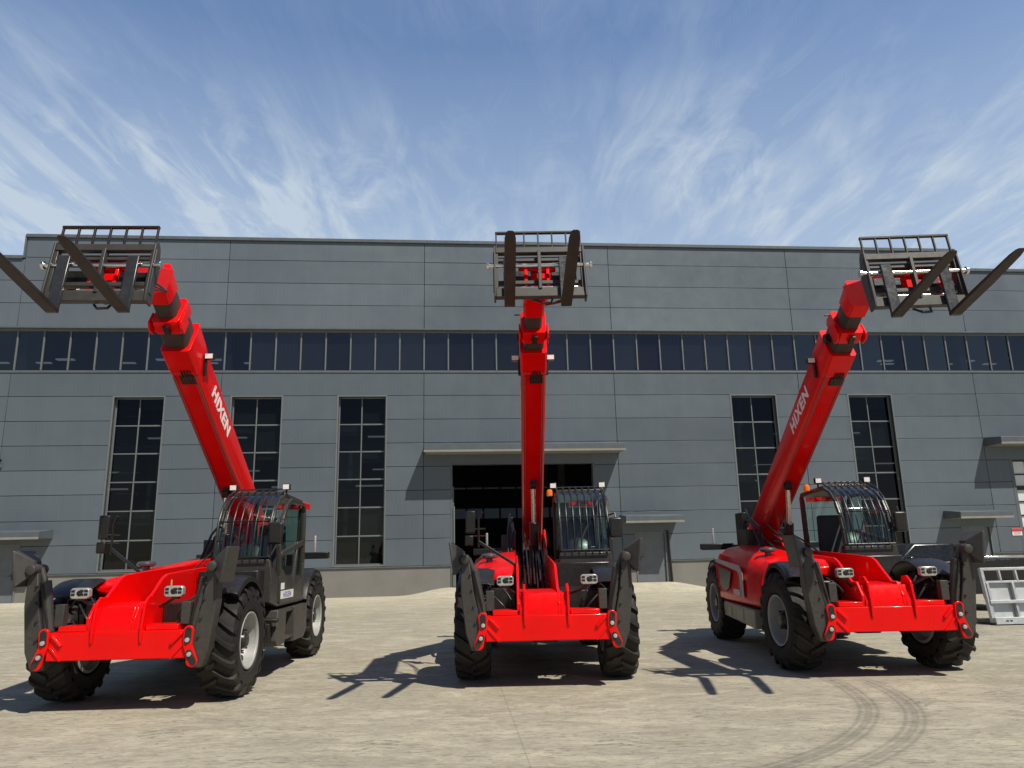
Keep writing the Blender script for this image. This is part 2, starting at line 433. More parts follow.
    # roof
    b.loft([[(x0, 1.66, 2.50), (x1, 1.66, 2.50), (x1, 1.66, 2.56), (x1 - .06, 1.66, 2.585), (x0 + .06, 1.66, 2.585), (x0, 1.66, 2.56)],
            [(x0, 2.70, 2.44), (x1, 2.70, 2.44), (x1, 2.70, 2.51), (x1 - .06, 2.70, 2.54), (x0 + .06, 2.70, 2.54), (x0, 2.70, 2.51)]])
    cab = b.done('cab', cabgrey, root, .012)
    b = P()
    b.box(x0 + .05, x1 - .05, 2.66, 2.68, 1.45, 2.42); b.done('rear_window', cabglass, cab)
    b = P()
    rings = [[(x0 + .02, s - .004, z), (x1 - .02, s - .004, z), (x1 - .02, s + .004, z - .004), (x0 + .02, s + .004, z - .004)] for s, z in cab_y]
    b.loft(rings); b.done('windscreen', cabglass, cab, 0)
    b = P()
    def off(i, d):
        s, z = cab_y[i]; s2, z2 = cab_y[min(i + 1, 5)]; s1, z1 = cab_y[max(i - 1, 0)]
        tx, tz = s2 - s1, z2 - z1; L = math.hypot(tx, tz); return s - tz / L * d, z + tx / L * d
    curve = [off(i, .055) for i in range(6)]
    curve = curve + [(1.98, 2.645)]
    n = 8
    for k in range(n):
        x = x0 + .02 + (x1 - x0 - .04) * k / (n - 1)
        b.tube([(x, s, z) for s, z in curve], .0095 if 0 < k < n - 1 else .014, 6)
    for (s, z) in (curve[0], curve[2], curve[-1]):
        b.tube([(x0 + .01, s, z), (x1 - .01, s, z)], .011, 6)
    b.done('windscreen_guard', black, cab, 0, 2, 60)
    b = P(); b.lathe([(0, .17), (.012, .19), (.024, .17)], 24, 'y'); 
    b.done('steering_wheel', black, cab, 0, 2, 35, (.62, 1.42, 1.66), (R(-25), 0, 0))
    b = P(); b.box(.40, .92, 1.95, 2.42, 1.25, 1.45); b.loft([[(.42, 2.30, 1.45), (.90, 2.30, 1.45), (.90, 2.45, 1.45), (.42, 2.45, 1.45)], [(.46, 2.42, 2.12), (.86, 2.42, 2.12), (.86, 2.52, 2.12), (.46, 2.52, 2.12)]])
    b.done('seat', seatm, cab, .04, 3)
    b = P(); b.prism([(1.02, 1.50), (1.25, 1.62), (1.33, 1.56), (1.15, 1.3)], .35, 1.0); b.tube([(.50, 1.10, 1.55), (.66, 1.08, 2.02)], .010, 6); b.done('dashboard', black, cab, .02)
    for x in (.26, 1.05):
        q = P(); q.box(x - .055, x + .055, 1.70, 1.77, 2.61, 2.70); q.tube([(x, 1.74, 2.54), (x, 1.74, 2.62)], .015, 8); lm = q.done('work_lamp', black, cab, .01)
        q = P(); q.box(x - .045, x + .045, 1.693, 1.6985, 2.62, 2.69); q.done('lens', white, cab, 0)
    b = P(); b.lathe([(2.52, .05), (2.58, .052), (2.62, .042), (2.63, .02)], 20, 'z', (.22, 2.15, 0)); b.done('beacon', amber, cab, .003)
    b = P(); b.box(.60, 1.04, 2.80, 3.30, 2.38, 2.50); b.box(.72, .92, 2.70, 2.82, 2.40, 2.48); b.done('rear_hood_panel', red, cab, .02)
    # door on the viewer's right side
    b = P()
    door = [(1.33, .98), (2.62, .98), (2.66, 1.5), (2.66, 2.35), (2.60, 2.46), (1.80, 2.49), (1.55, 2.38), (1.36, 2.16), (1.24, 1.80), (1.30, 1.35)]
    hole1 = [(1.46, 1.72), (2.54, 1.90), (2.54, 2.38), (1.84, 2.41), (1.62, 2.31), (1.48, 2.12), (1.38, 1.86)]
    def framepoly(bb, pts, w, x_0, x_1):
        cy = sum(p[0] for p in pts) / len(pts); cz = sum(p[1] for p in pts) / len(pts)
        nn = len(pts)
        for i in range(nn):
            a, c = pts[i], pts[(i + 1) % nn]
            da = math.hypot(a[0] - cy, a[1] - cz); dc = math.hypot(c[0] - cy, c[1] - cz)
            ai = (a[0] + (cy - a[0]) * w / da, a[1] + (cz - a[1]) * w / da); ci = (c[0] + (cy - c[0]) * w / dc, c[1] + (cz - c[1]) * w / dc)
            bb.prism([a, c, ci, ai], x_0, x_1)
    framepoly(b, door, .075, 1.075, 1.135)
    b.prism([(1.31, 1.00), (2.61, 1.00), (2.63, 1.30), (2.05, 1.16), (1.72, 1.20), (1.55, 1.42), (1.32, 1.50)], 1.09, 1.128)
    b.prism([(1.36, 1.62), (2.60, 1.80), (2.60, 1.88), (1.38, 1.70)], 1.09, 1.130)
    b.prism([(2.02, 1.14), (2.10, 1.14), (2.32, 1.85), (2.24, 1.85)], 1.09, 1.129)
    dr = b.done('door', cabgrey, root, .01)
    b = P(); b.prism([(x + (2.0 - x) * .04, z + (1.7 - z) * .04) for x, z in door], 1.095, 1.101); b.done('door_glass', cabglass, dr)
    b = P(); b.box(1.129, 1.150, 1.42, 1.50, 1.55, 1.60); b.box(1.129, 1.16, 1.40, 1.52, 1.60, 1.615); b.done('handle', black, dr, .005)
    b = P(); b.box(1.1285, 1.1305, 1.36, 2.06, 1.03, 1.15); b.box(1.1285, 1.1305, 1.36, 1.56, 1.17, 1.26); b.done('label_plate', white, dr)
    me = text_mesh('HIXEN', .115, labelink, .1, .001, .0008, xs=1.25)
    link('lettering', me, dr, 0, 2, (1.132, 1.72, 1.09), (R(90), 0, R(90)))
    # steps and battery box under the door
    b = P()
    b.prism([(1.12, .50), (1.20, .90), (1.62, .90), (1.58, .42), (1.2, .42)], .80, 1.16); b.prism([(2.02, .40), (2.02, .90), (2.78, .90), (2.78, .50), (2.62, .40)], .72, 1.17)
    b.box(.75, 1.15, 1.55, 2.05, .84, .90); b.box(.78, 1.15, 1.60, 2.02, .46, .50)
    b.done('step_box', grey, root, .012)
    b = P()
    for s in (1.02, 1.08): b.tube([(.9, s, .78), (1.2, s, .78)], .03, 10)
    b.box(.85, 1.10, .98, 1.14, .50, .74); b.done('valve_block', steel, root, .01)
    # mirror beside the cab (viewer's right)
    b = P(); b.tube([(1.06, 1.18, 2.14), (1.15, 1.02, 2.17), (1.15, .98, 2.10)], .012, 8); b.tube([(1.06, 1.2, 2.05), (1.15, 1.0, 2.06)], .010, 8)
    mi = b.done('mirror', black, root)
    b = P(); b.box(1.05, 1.24, .92, .99, 1.80, 2.10); b.done('mirror_head', black, mi, .03, 3)
    # mirror on a long arm (viewer's left)
    if mirror_up:
        b = P(); b.tube([(-.38, .35, 1.45), (-.90, .55, 1.78)], .022, 10); b.tube([(-.90, .55, 1.70), (-.90, .55, 2.10), (-.84, .52, 2.20)], .016, 8)
        for z in (1.86, 1.96): b.tube([(-1.05, .55, z), (-.80, .55, z)], .012, 6)
        ma = b.done('mirror_arm', black, root)
        b = P(); b.box(-1.09, -.95, .53, .60, 1.90, 2.22); b.box(-1.10, -.98, .53, .59, 1.72, 1.87); b.done('mirror_head', black, ma, .02, 3)
    # work lamps on stalks above the beam
    for (x, tx) in ((-.51, -.36), (.54, .30)):
        b = P(); b.tube([(tx, -.62, 1.10), ((x + tx) / 2, -.75, 1.14), (x, -.79, 1.21)], .020, 8); b.lathe([(-.03, .05), (.05, .05)], 12, 'z', (x, -.78, 1.22))
        st = b.done('headlight', black, root, .004)
        b = P(); w = .105
        b.prism([(x - w, 1.235), (x - w, 1.315), (x - w + .025, 1.335), (x + w - .025, 1.335), (x + w, 1.315), (x + w, 1.235), (x + w - .025, 1.215), (x - w + .025, 1.215)], -.86, -.78, 'y'); b.done('lamp_housing', ledm, st, .008)
        b = P()
        for i in range(4):
            ux = x - .072 + .048 * i
            if i == 1: continue
            for zz in (1.250, 1.288): b.box(ux - .020, ux + .020, -.8635, -.860, zz - .0, zz + .026)
        b.lathe([(-.866, .018), (-.860, .034)], 14, 'y', (x, 0, 1.275)); b.done('reflector', steel, st)
    # rear lamp bars
    for sg in (-1, 1):
        b = P(); b.box(min(sg * .55, sg * 1.18), max(sg * .55, sg * 1.18), 4.16, 4.30, 1.57, 1.69); b.box(min(sg * .5, sg * .62), max(sg * .5, sg * .62), 3.9, 4.3, 1.2, 1.66)
        rb = b.done('rear_lamp_bar', black, root, .015)
        b = P(); b.tube([(sg * .92, 4.24, 1.69), (sg * .92, 4.24, 1.98)], .022, 8); b.done('exhaust_stub' if sg < 0 else 'marker_post', alum, rb, .004)
    # boom root tower
    B_end = outer_end; L = 5.15
    B0 = (B_end[0] + math.cos(PHI) * L, B_end[1] - math.sin(PHI) * L)
    for x in (-.40, .17):
        b = P(); b.prism([(2.9, 1.0), (2.9, 1.50), (3.5, 1.62), (3.75, 1.90), (4.0, 2.02), (4.22, 1.98), (4.35, 1.80), (4.35, 1.0)], x, x + .035); b.done('tower_plate', red, root, .01)
    b = P(); b.box(-.62, -.42, 3.0, 3.6, 1.5, 1.92); b.box(-.50, -.41, 3.65, 4.1, 1.5, 2.25); b.tube([(-.45, 2.7, 1.62), (-.40, 2.9, 1.95), (-.42, 3.4, 2.12), (-.44, 3.9, 2.05)], .03, 8); b.tube([(-.5, 2.6, 1.6), (-.5, 3.0, 2.0), (-.46, 3.5, 2.3)], .02, 8); b.done('hydraulic_tank', black, root, .03)
    # boom
    b = P(); hh = .53; w = .184; uc = -.05
    def sec(t, n0, n1, hw, ch=.05):
        pts = [(-hw + ch * .6, n0), (hw - ch * .6, n0), (hw, n0 + ch), (hw, n1 - ch), (hw - ch * .6, n1), (-hw + ch * .6, n1), (-hw, n1 - ch), (-hw, n0 + ch)]
        r = []
        for (x, nn) in pts:
            s, z = bm2(t, nn, B0); r.append((uc + x, s, z))
        return r
    b.loft([sec(0, .10, .50, w), sec(.5, 0, hh, w), sec(L, 0, hh, w)])
    boom = b.done('boom', reddeep, root, .004)
    pv = Vector((uc, B0[0], 0)); boom.matrix_local = Matrix.Translation(pv) @ Matrix.Rotation(R(yaw), 4, 'Z') @ Matrix.Translation(-pv)
    b = P(); b.loft([sec(L - .42, -.006, hh + .008, w + .006), sec(L - .30, -.010, hh + .02, w + .010), sec(L + .02, -.010, hh + .04, w + .010)]); b.done('end_collar', red, boom, .006)
    # hose clamp and hose pair along the underside
    b = P(); 
    for dx in (-.055, -.018, .018, .055):
        p0 = bm2(L - .53, -.02, B0); p1 = bm2(L - .32, -.02, B0); b.tube([(uc + dx + .04, *p0), (uc + dx + .04, *p1)], .012, 6)
    p0 = [bm2(L - t, nn, B0) for t, nn in ((.57, -.006), (.57, -.028), (.42, -.028), (.42, -.006))]
    b.prism(p0, uc - .06, uc + .13); b.done('hose_clamp', black, boom, .004)
    b = P()
    for x in (-.14, .14):
        for dd in (-.012, .012):
            pts = [bm2(t, -.012, B0) for t in (.9, L - .44)]; b.tube([(uc + x + dd, *pts[0]), (uc + x + dd, *pts[1])], .006, 6)
        pa, pb = bm2(L - .44, -.012, B0), bm2(L - .37, -.012, B0)
        b.tube([(uc + x, *pa), (uc + x, *pb), (uc + x * .35, *pb)], .006, 6)
    b.done('hose_line', mat('hose_red_grey', (.30, .12, .11), .4), boom)
    for sg in (-1, 1):
        s, z = bm2(L - .44, .30, B0)
        q = P(); q.box(uc + sg * .205 - .02, uc + sg * .205 + .02, s - .03, s + .03, z - .20, z + .06); q.box(min(uc + sg * .20, uc + sg * .32), max(uc + sg * .20, uc + sg * .32), s - .05, s + .04, z + .02, z + .10)
        bl = q.done('boom_lamp', black, boom, .006)
        q = P(); q.box(uc + sg * .265 - .05, uc + sg * .265 + .05, s - .056, s - .050, z + .028, z + .094); q.done('lens', white, boom)
    # HIXEN on both boom flanks
    for sg in (-1, 1):
        me = text_mesh('HIXEN', .29, white, .10, .010, .002, xs=1.0)
        s, z = bm2(L - 1.42, hh * .50, B0)
        o = link('lettering', me, boom)
        d = Vector((0, -math.cos(PHI), math.sin(PHI))); 
        if sg > 0: ax = -d; nrm = Vector((1, 0, 0))
        else: ax = d; nrm = Vector((-1, 0, 0))
        ay = nrm.cross(ax)
        mm = Matrix((ax, ay, nrm)).transposed().to_4x4(); mm.translation = Vector((uc + sg * (w + .0035), s, z)); o.matrix_local = mm
    # inner sections and collars
    t0 = L
    b = P(); b.loft([sec(t0 - .3, .05, hh - .06, w - .035), sec(t0 + e1 + .1, .05, hh - .06, w - .035)]); in1 = b.done('inner_section', inner, boom, .004)
    t1 = t0 + e1
    b = P(); b.loft([sec(t1, .03, hh - .03, w - .015), sec(t1 + .08, .01, hh - .01, w + .0), sec(t1 + .21, .02, hh - .02, w - .01)])
    for sg in (-1, 1):
        b.prism([bm2(t, nn, B0) for t, nn in ((t1 + .02, .0), (t1 + .14, -.03), (t1 + .21, .02), (t1 + .21, .22), (t1 + .04, .22))], uc + sg * (w + .0), uc + sg * (w + .026))
    c2 = b.done('collar', red, boom, .006)
    q = P(); p0 = [bm2(t, nn, B0) for t, nn in ((t1 + .04, .0), (t1 + .04, -.03), (t1 + .17, -.03), (t1 + .17, .0))]; q.prism(p0, uc - .03, uc + .05); q.done('hose_clamp', black, c2, .004)
    q = P(); s, z = bm2(t1 + .2, hh - .1, B0); q.tube([(uc - w - .08, s, z), (uc - w, s, z)], .012, 8); s, z = bm2(t1 - .1, hh * .5, B0); q.box(uc - w - .05, uc - w + .01, s - .05, s + .05, z - .06, z + .06); q.done('sensor', black, c2, .004)
    t2 = t1 + .21
    b = P(); b.loft([sec(t2 - .1, .09, hh - .10, w - .065), sec(t2 + e2 + .1, .09, hh - .10, w - .065)]); b.done('inner_section', inner, boom, .004)
    t3 = t2 + e2
    b = P(); b.loft([sec(t3, .07, hh - .08, w - .045), sec(t3 + .34, .05, hh - .06, w - .035)])
    # boom head: bent down towards the carriage
    cx, cy, cz, ch, tau, f1, f2 = cw
    Mi = Matrix.Translation((X, Y, 0)) @ Matrix.Rotation(R(h), 4, 'Z')
    lc = Mi.inverted() @ Vector((cx, cy, cz))
    cT = Matrix.Translation(lc) @ Matrix.Rotation(R(ch - h), 4, 'Z') @ Matrix.Rotation(R(-tau), 4, 'X')
    hb, ht = bm2(t3 + .34, .06, B0), bm2(t3 + .34, hh - .07, B0)
    k0 = cT @ Vector((0, .16, .16)); k1 = cT @ Vector((0, .16, .60))
    hb0, ht0 = bm2(t3 + .22, .06, B0), bm2(t3 + .25, hh - .07, B0)
    hd = b.done('boom_head', red, boom, .006)
    for x in (-.15, .11):
        q = P(); q.prism([hb0, ((hb0[0] + k0.y) / 2 - .02, (hb0[1] + k0.z) / 2 - .05), (k0.y, k0.z - .03), (k0.y - .08, k0.z + .06), (k1.y - .05, k1.z), (k1.y + .1, k1.z + .04), ht0], uc + x + .1 * 0, uc + x + .04); q.done('head_plate', red, hd, .006)
    q = P(); q.box(uc - .12, uc + .12, k1.y - .03, k1.y + .35, k1.z - .10, k1.z - .02); q.tube([(uc - .02, k0.y + .1, k0.z - .02), (uc - .02, hb[0] + .1, hb[1] + .12)], .06, 12)
    q.done('tilt_cylinder', steel, hd, .005)
    # carriage
    def cobj(bb, name, m_, par, bev=.006):
        o = bb.done(name, m_, par, bev)
        return o
    b = P(); W = .51
    b.box(-W, W, -.02, .05, -.02, .10)            # bottom rail
    b.box(-W, W, -.02, .05, .60, .68)              # top rail
    b.box(-W, W, .03, .07, .51, .57)
    b.box(-.02, .02, -.035, .05, .08, .62)          # centre upright
    for sg in (-1, 1):
        b.prism([(.10, -.03), (-.04, -.03), (-.05, .10), (-.035, .68), (.03, .74), (.09, .68), (.16, .42)], sg * W, sg * (W + .022))
        b.box(sg * W - .03, sg * W + .03, -.01, .06, .08, .62)
    b.box(-W, W, .05, .10, .20, .25)
    car = b.done('carriage', grey, root, .006)
    car.matrix_local = cT
    b = P(); b.tube([(-.60, -.005, .42), (.60, -.005, .42)], .026, 16)
    for sg in (-1, 1): b.lathe([(sg * .585, .045), (sg * .615, .045)], 16, 'x', (0, -.005, .42))
    b.tube([(-W, .07, .16), (W, .07, .16)], .016, 10)
    b.done('fork_shaft', chrome, car, .003)
    b = P(); n = 7; gw = W - .01
    for k in range(n):
        x = -gw + 2 * gw * k / (n - 1); b.box(x - .009, x + .009, .005, .035, .675, .915)
    b.box(-gw - .011, gw + .011, .0, .04, .905, .930)
    b.done('load_rest', steel, car, .003)
    b = P(); b.box(-.24, .16, .10, .34, .50, .58); b.box(-.22, .14, .12, .20, .28, .40)
    b.tube([(-.2, .16, .48), (.2, .16, .48)], .04, 12); b.done('carriage_bracket', red, car, .008)
    b = P(); b.box(-.42, -.10, .10, .22, .22, .42); b.box(.14, .44, .10, .24, .24, .40); b.tube([(-.35, .12, .13), (.35, .12, .13)], .032, 12); b.done('side_shift_cylinder', black, car, .008)
    for fu in (f1, f2):
        b = P(); hw = .060
        b.box(fu - hw, fu + hw, -.075, -.035, -.176, .50)
        fk = b.done('fork', shankm, car, .008)
        q = P(); Lf = 1.33
        q.loft([[(fu - hw, -.035, -.176), (fu + hw, -.035, -.176), (fu + hw, -.035, -.130), (fu - hw, -.035, -.130)],
                [(fu - hw, -Lf * .55, -.170), (fu + hw, -Lf * .55, -.170), (fu + hw, -Lf * .55, -.132), (fu - hw, -Lf * .55, -.132)],
                [(fu - hw * .95, -Lf + .12, -.152), (fu + hw * .95, -Lf + .12, -.152), (fu + hw * .95, -Lf + .12, -.134), (fu - hw * .95, -Lf + .12, -.134)],
                [(fu - hw * .75, -Lf + .03, -.148), (fu + hw * .75, -Lf + .03, -.148), (fu + hw * .75, -Lf + .03, -.136), (fu - hw * .75, -Lf + .03, -.136)],
                [(fu - hw * .40, -Lf, -.146), (fu + hw * .40, -Lf, -.146), (fu + hw * .40, -Lf, -.137), (fu - hw * .40, -Lf, -.137)]])
        q.done('fork_blade', forkm, car, .005)
    b = P()
    e = Vector((uc + w * .6, *bm2(t3 + .15, hh * .3, B0)))
    Ci = cT.inverted()
    for i, (dx, dz) in enumerate(((.50, .30), (.52, .24), (.46, .20))):
        p = Ci @ (e + Vector((.03 * i, 0, 0))); a = Vector((dx, .14, dz))
        mid = (a + p) / 2 + Vector((.26 - .04 * i, -.05, -.16 + .07 * i)); pts = []
        for j in range(13):
            t = j / 12; pts.append(a * (1 - t) ** 2 + mid * 2 * t * (1 - t) + p * t * t)
        b.tube(pts, .011, 6)
    b.tube([(-.05, .1, .0), (.02, .04, -.08), (.12, .05, -.07), (.14, .1, .02)], .014, 6)
    b.done('hydraulic_hose', hose, car)
    # lift cylinder
    s, z = bm2(L - 2.95, -.05, B0)
    b = P(); b.tube([(uc, s + .35, z - 1.5), (uc, s + .12, z - .62)], .075, 16); b.lathe([(-.16, .07), (.16, .07)], 16, 'x', (uc, s + .37, z - 1.55))
    lc_ = b.done('lift_cylinder', black, root, .008)
    b = P(); b.tube([(uc, s + .14, z - .68), (uc, s + .01, z - .02)], .040, 16); b.done('rod', chrome, lc_)
    b = P(); b.lathe([(-.05, .075), (.05, .075)], 20, 'x', (uc, s, z + .0)); b.box(uc - .045, uc + .045, s - .06, s + .06, z, z + .08); b.done('rod_eye', steel, lc_, .006)
    # tangle of hoses in the well between the plates
    b = P(); rnd = random.Random(3)
    for i in range(9):
        x = uc - .18 + .045 * i; 
        p0 = Vector((x, rnd.uniform(.6, 1.2), rnd.uniform(1.0, 1.2))); p3 = Vector((x + rnd.uniform(-.05, .05), rnd.uniform(2.9, 3.6), rnd.uniform(1.5, 2.0)))
        p1 = p0 + Vector((0, .8, .5 * rnd.random())); pts = []
        for j in range(13):
            t = j / 12; pts.append(p0 * (1 - t) ** 2 + p1 * 2 * t * (1 - t) + p3 * t * t)
        b.tube(pts, .014, 6)
    for i in range(5):
        x = -.62 - .05 * i
        pts = []
        for j in range(9):
            t = j / 8; pts.append(Vector((x + .18 * math.sin(t * 3 + i), -.45 + .1 * math.cos(t * 5 + i), .75 + .45 * t)))
        b.tube(pts, .013, 6)
        b.tube([Vector((-p.x + .02, p.y + .05, p.z)) for p in pts], .013, 6)
    b.done('hydraulic_hose', hose, root)
    # black inner panels closing the view behind the beam
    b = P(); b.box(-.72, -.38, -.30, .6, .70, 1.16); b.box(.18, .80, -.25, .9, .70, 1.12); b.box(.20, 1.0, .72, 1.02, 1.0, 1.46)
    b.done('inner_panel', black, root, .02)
    return root

telehandler(-4.45, 9.60, 1.5, 'left red telehandler, its cab door side in view, raised forks reaching past the frame edge', (-4.296, 7.329, 4.266, 3.2, 11.5, -.367, .339), .28, .24, -1, True, (-.14, 4.28), 1.1)
telehandler(.37, 10.50, 0., 'middle red telehandler, facing straight out in front of the large open gateway', (.351, 8.115, 4.482, 1., 15., -.358, .281), .17, .22, 0)
telehandler(4.71, 10.66, -1.0, 'right red telehandler, its striped engine cover side in view, beside the galvanised rack', (4.641, 8.057, 4.256, -2., 10.7, -.328, .310), .22, .24, 4.5, False, (-.17, 4.28), 2.0)

# ------------------------------------------------------------------ factory building
BETA = math.atan(.095)
bld = empty('factory_building', (0, 30.5, 0), BETA)
tag(bld, 'long grey panel clad factory with a window strip, tall windows and gate canopies', 'factory building')
D = .25
JO = [-52.2, -44.1, -36.0, -27.9, -19.85, -11.77, -3.66, 4.34, 12.45, 20.55, 28.65, 36.75, 44.85, 52.95, 61.0]
wins = [(-15.85, -13.95), (-11.32, -9.37), (-7.1, -5.2), (9.4, 11.35), (14.65, 16.58)] + [(-23.9, -22.0), (-31.5, -29.6), (29.6, 31.5), (34.0, 36.0)]
WZ0, WZ1 = 1.20, 7.90
opens = [(u0, u1, WZ0, WZ1) for u0, u1 in wins] + [(-2.5, 3.25, 0, 5.07), (4.93, 6.09, 0, 2.22), (-19.95, -18.8, 0, 2.22), (19.0, 20.2, 0, 2.22), (21.75, 27.0, 0, 4.97)]
rows = [1.12, 2.17, 3.09, 4.07, 5.02, 5.98, 6.95, 7.94, 8.92]
toprows_mid = [10.80, 11.80, 12.76, 13.76, 14.62]
toprows_low = [10.80, 11.80, 12.76, 13.68]
def cut(u0, u1, z0, z1):
    rects = [(u0, u1, z0, z1)]
    for a, b_, c, d in opens:
        out = []
        for (p, q, r, t) in rects:
            if b_ <= p or a >= q or d <= r + .02 or c >= t - .02: out.append((p, q, r, t)); continue
            if a > p: out.append((p, a, r, t))
            if b_ < q: out.append((b_, q, r, t))
            lo, hi = max(p, a), min(q, b_)
            if c > r + .03: out.append((lo, hi, r, c))
            if d < t - .03: out.append((lo, hi, d, t))
        rects = out
    return rects
G = .010
b = MB(); bt = MB()
for u0, u1 in zip(JO, JO[1:]):
    for z0, z1 in zip(rows, rows[1:]):
        for (p, q, r, t) in cut(u0, u1, z0, z1):
            if q - p < .05 or t - r < .05: continue
            b.box(p + (G if p == u0 else 0), q - (G if q == u1 else 0), -.04, .02, r + (G if r == z0 else 0), t - (G if t == z1 else 0))
    mid = u0 > -20 and u1 < 21
    tr = toprows_mid if mid else toprows_low
    for z0, z1 in zip(tr, tr[1:]): bt.box(u0 + G, u1 - G, -.04, .02, z0 + G, z1 - G)
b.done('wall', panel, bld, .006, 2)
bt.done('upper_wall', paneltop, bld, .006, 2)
# backing behind joints
b = MB()
for (p, q, r, t) in cut(JO[0], JO[-1], 1.10, 8.90): b.box(p, q, .022, .10, r, t)
b.box(JO[0], JO[-1], .022, .10, 10.82, 13.6); b.box(-19.8, 20.5, .021, .09, 13.6, 14.6)
b.done('wall_backing', backing, bld)
b = MB(); b.box(-19.90, 20.60, -.12, .6, 14.62, 14.76); b.box(-19.93, -19.87, -.10, 8, 13.72, 14.70); b.box(20.57, 20.63, -.10, 8, 13.72, 14.70)
b.box(JO[0], -19.93, -.12, .6, 13.68, 13.82); b.box(20.63, JO[-1], -.12, .6, 13.68, 13.82)
b.done('roof_cap', capm, bld, .01)
b = MB(); b.box(JO[0], JO[-1], -.10, .3, 10.74, 10.80); b.box(JO[0], JO[-1], -.07, .26, 8.90, 8.96)
b.done('drip_trim', capm, bld, .005)
# plinth
b = MB()
edges = sorted([JO[0], JO[-1]] + [v for o in opens if o[2] == 0 for v in (o[0], o[1])])
for p, q in zip(edges[::2], edges[1::2]): b.box(p, q, -.02, .25, -.3, 1.08)
b.done('plinth', plinthm, bld, .01)
b = MB()
for p, q in zip(edges[::2], edges[1::2]): b.box(p, q, -.07, .02, 1.078, 1.118)
b.done('base_trim', capm, bld, .003)
# clerestory
b = MB(); g = MB(); x = JO[0]; k = 0
b.box(JO[0], JO[-1], .10, .20, 8.95, 9.03); b.box(JO[0], JO[-1], .10, .20, 10.66, 10.75)
step = 8.09 / 8
n = int((JO[-1] - JO[0]) / step)
off0 = -3.66 - round((-3.66 - JO[0]) / step) * step
for i in range(n + 1):
    x = off0 + i * step
    b.box(x - .028, x + .028, .09, .20, 9.03, 10.66)
cs = b.done('clerestory_window', frame, bld, .004)
for i in range(n):
    x = off0 + i * step; g.box(x + .03, x + step - .03, .145, .155, 9.03, 10.66)
g.done('pane', stripglass, cs, 0, 2, 0)
g = MB()
for i in range(n):
    x = off0 + i * step
    if -11 < x < 12: g.box(x + .035, x + step - .035, .21, .22, 9.04, 10.64)
g.done('reflection_sheet', mat('reflection_sheet', (.17, .165, .195), .7, var=.12, vscale=.4, island=.12), cs)  # sheets added behind the glass; the panes' pale reflection put into their colour
# tall windows
for (u0, u1) in wins:
    b = MB(); w = .045
    b.box(u0, u0 + w, D - .08, D, WZ0, WZ1); b.box(u1 - w, u1, D - .08, D, WZ0, WZ1)
    b.box(u0 + w, u1 - w, D - .08, D, WZ0, WZ0 + w); b.box(u0 + w, u1 - w, D - .08, D, WZ1 - w, WZ1)
    um = (u0 + u1) / 2 - .03; b.box(um - .022, um + .022, D - .075, D, WZ0 + w, WZ1 - w)
    nz = 6
    for k in range(1, nz):
        z = WZ0 + (WZ1 - WZ0) * k / nz
        b.box(u0 + w, um - .03, D - .075, D, z - .022, z + .022); b.box(um + .03, u1 - w, D - .075, D, z - .028, z + .028)
    # reveal lining and outer trim
    b.box(u0 - .07, u0, -.055, D - .081, WZ0 - .05, WZ1 + .05); b.box(u1, u1 + .05, -.052, D - .081, WZ0 - .05, WZ1 + .05)
    b.box(u0, u1, -.055, D - .081, WZ0 - .06, WZ0); b.box(u0, u1, -.052, D - .081, WZ1, WZ1 + .05)
    wo = b.done('window', frame, bld, .004)
    g = MB()
    for k in range(nz):
        z0 = WZ0 + (WZ1 - WZ0) * k / nz + .03; z1 = WZ0 + (WZ1 - WZ0) * (k + 1) / nz - .03
        g.box(u0 + w, um - .03, D - .045, D - .035, z0, z1); g.box(um + .03, u1 - w, D - .045, D - .035, z0, z1)
    g.done('pane', winglass, wo, 0, 2, 0)
    g = MB(); rb = random.Random(int(u0 * 7))
    for k in range(nz):
        for (xa, xb) in ((u0 + w, um - .03), (um + .03, u1 - w)):
            z0 = WZ0 + (WZ1 - WZ0) * k / nz + .03; z1 = z0 + (WZ1 - WZ0) / nz - .06
            q = rb.random()
            if q < .22: g.box(xa, xb, D + .06, D + .07, z0, z1)
            elif q < .45: g.box(xa, xb, D + .16, D + .17, z0 + (z1 - z0) * rb.uniform(.5, .8), z1)
            elif q < .62: xm = xa + (xb - xa) * rb.uniform(.2, .7); g.box(xm, xm + .16, D + .3, D + .4, z0 - .1, z1 + .1)
            if rb.random() < .3: zq = z0 + (z1 - z0) * rb.random(); g.box(xa, xb, D + .5, D + .6, zq, zq + .05)
    g.box(u0 - .5, u1 + .5, D + .9, D + 1.0, 5.9, 6.15); g.box(u0 - .5, u1 + .5, D + 2.2, D + 2.3, 3.0, 3.2)  # blinds, plus bars and beams added to stand in for reflected structures
    g.done('blind_and_reflection', blindrefl, wo)
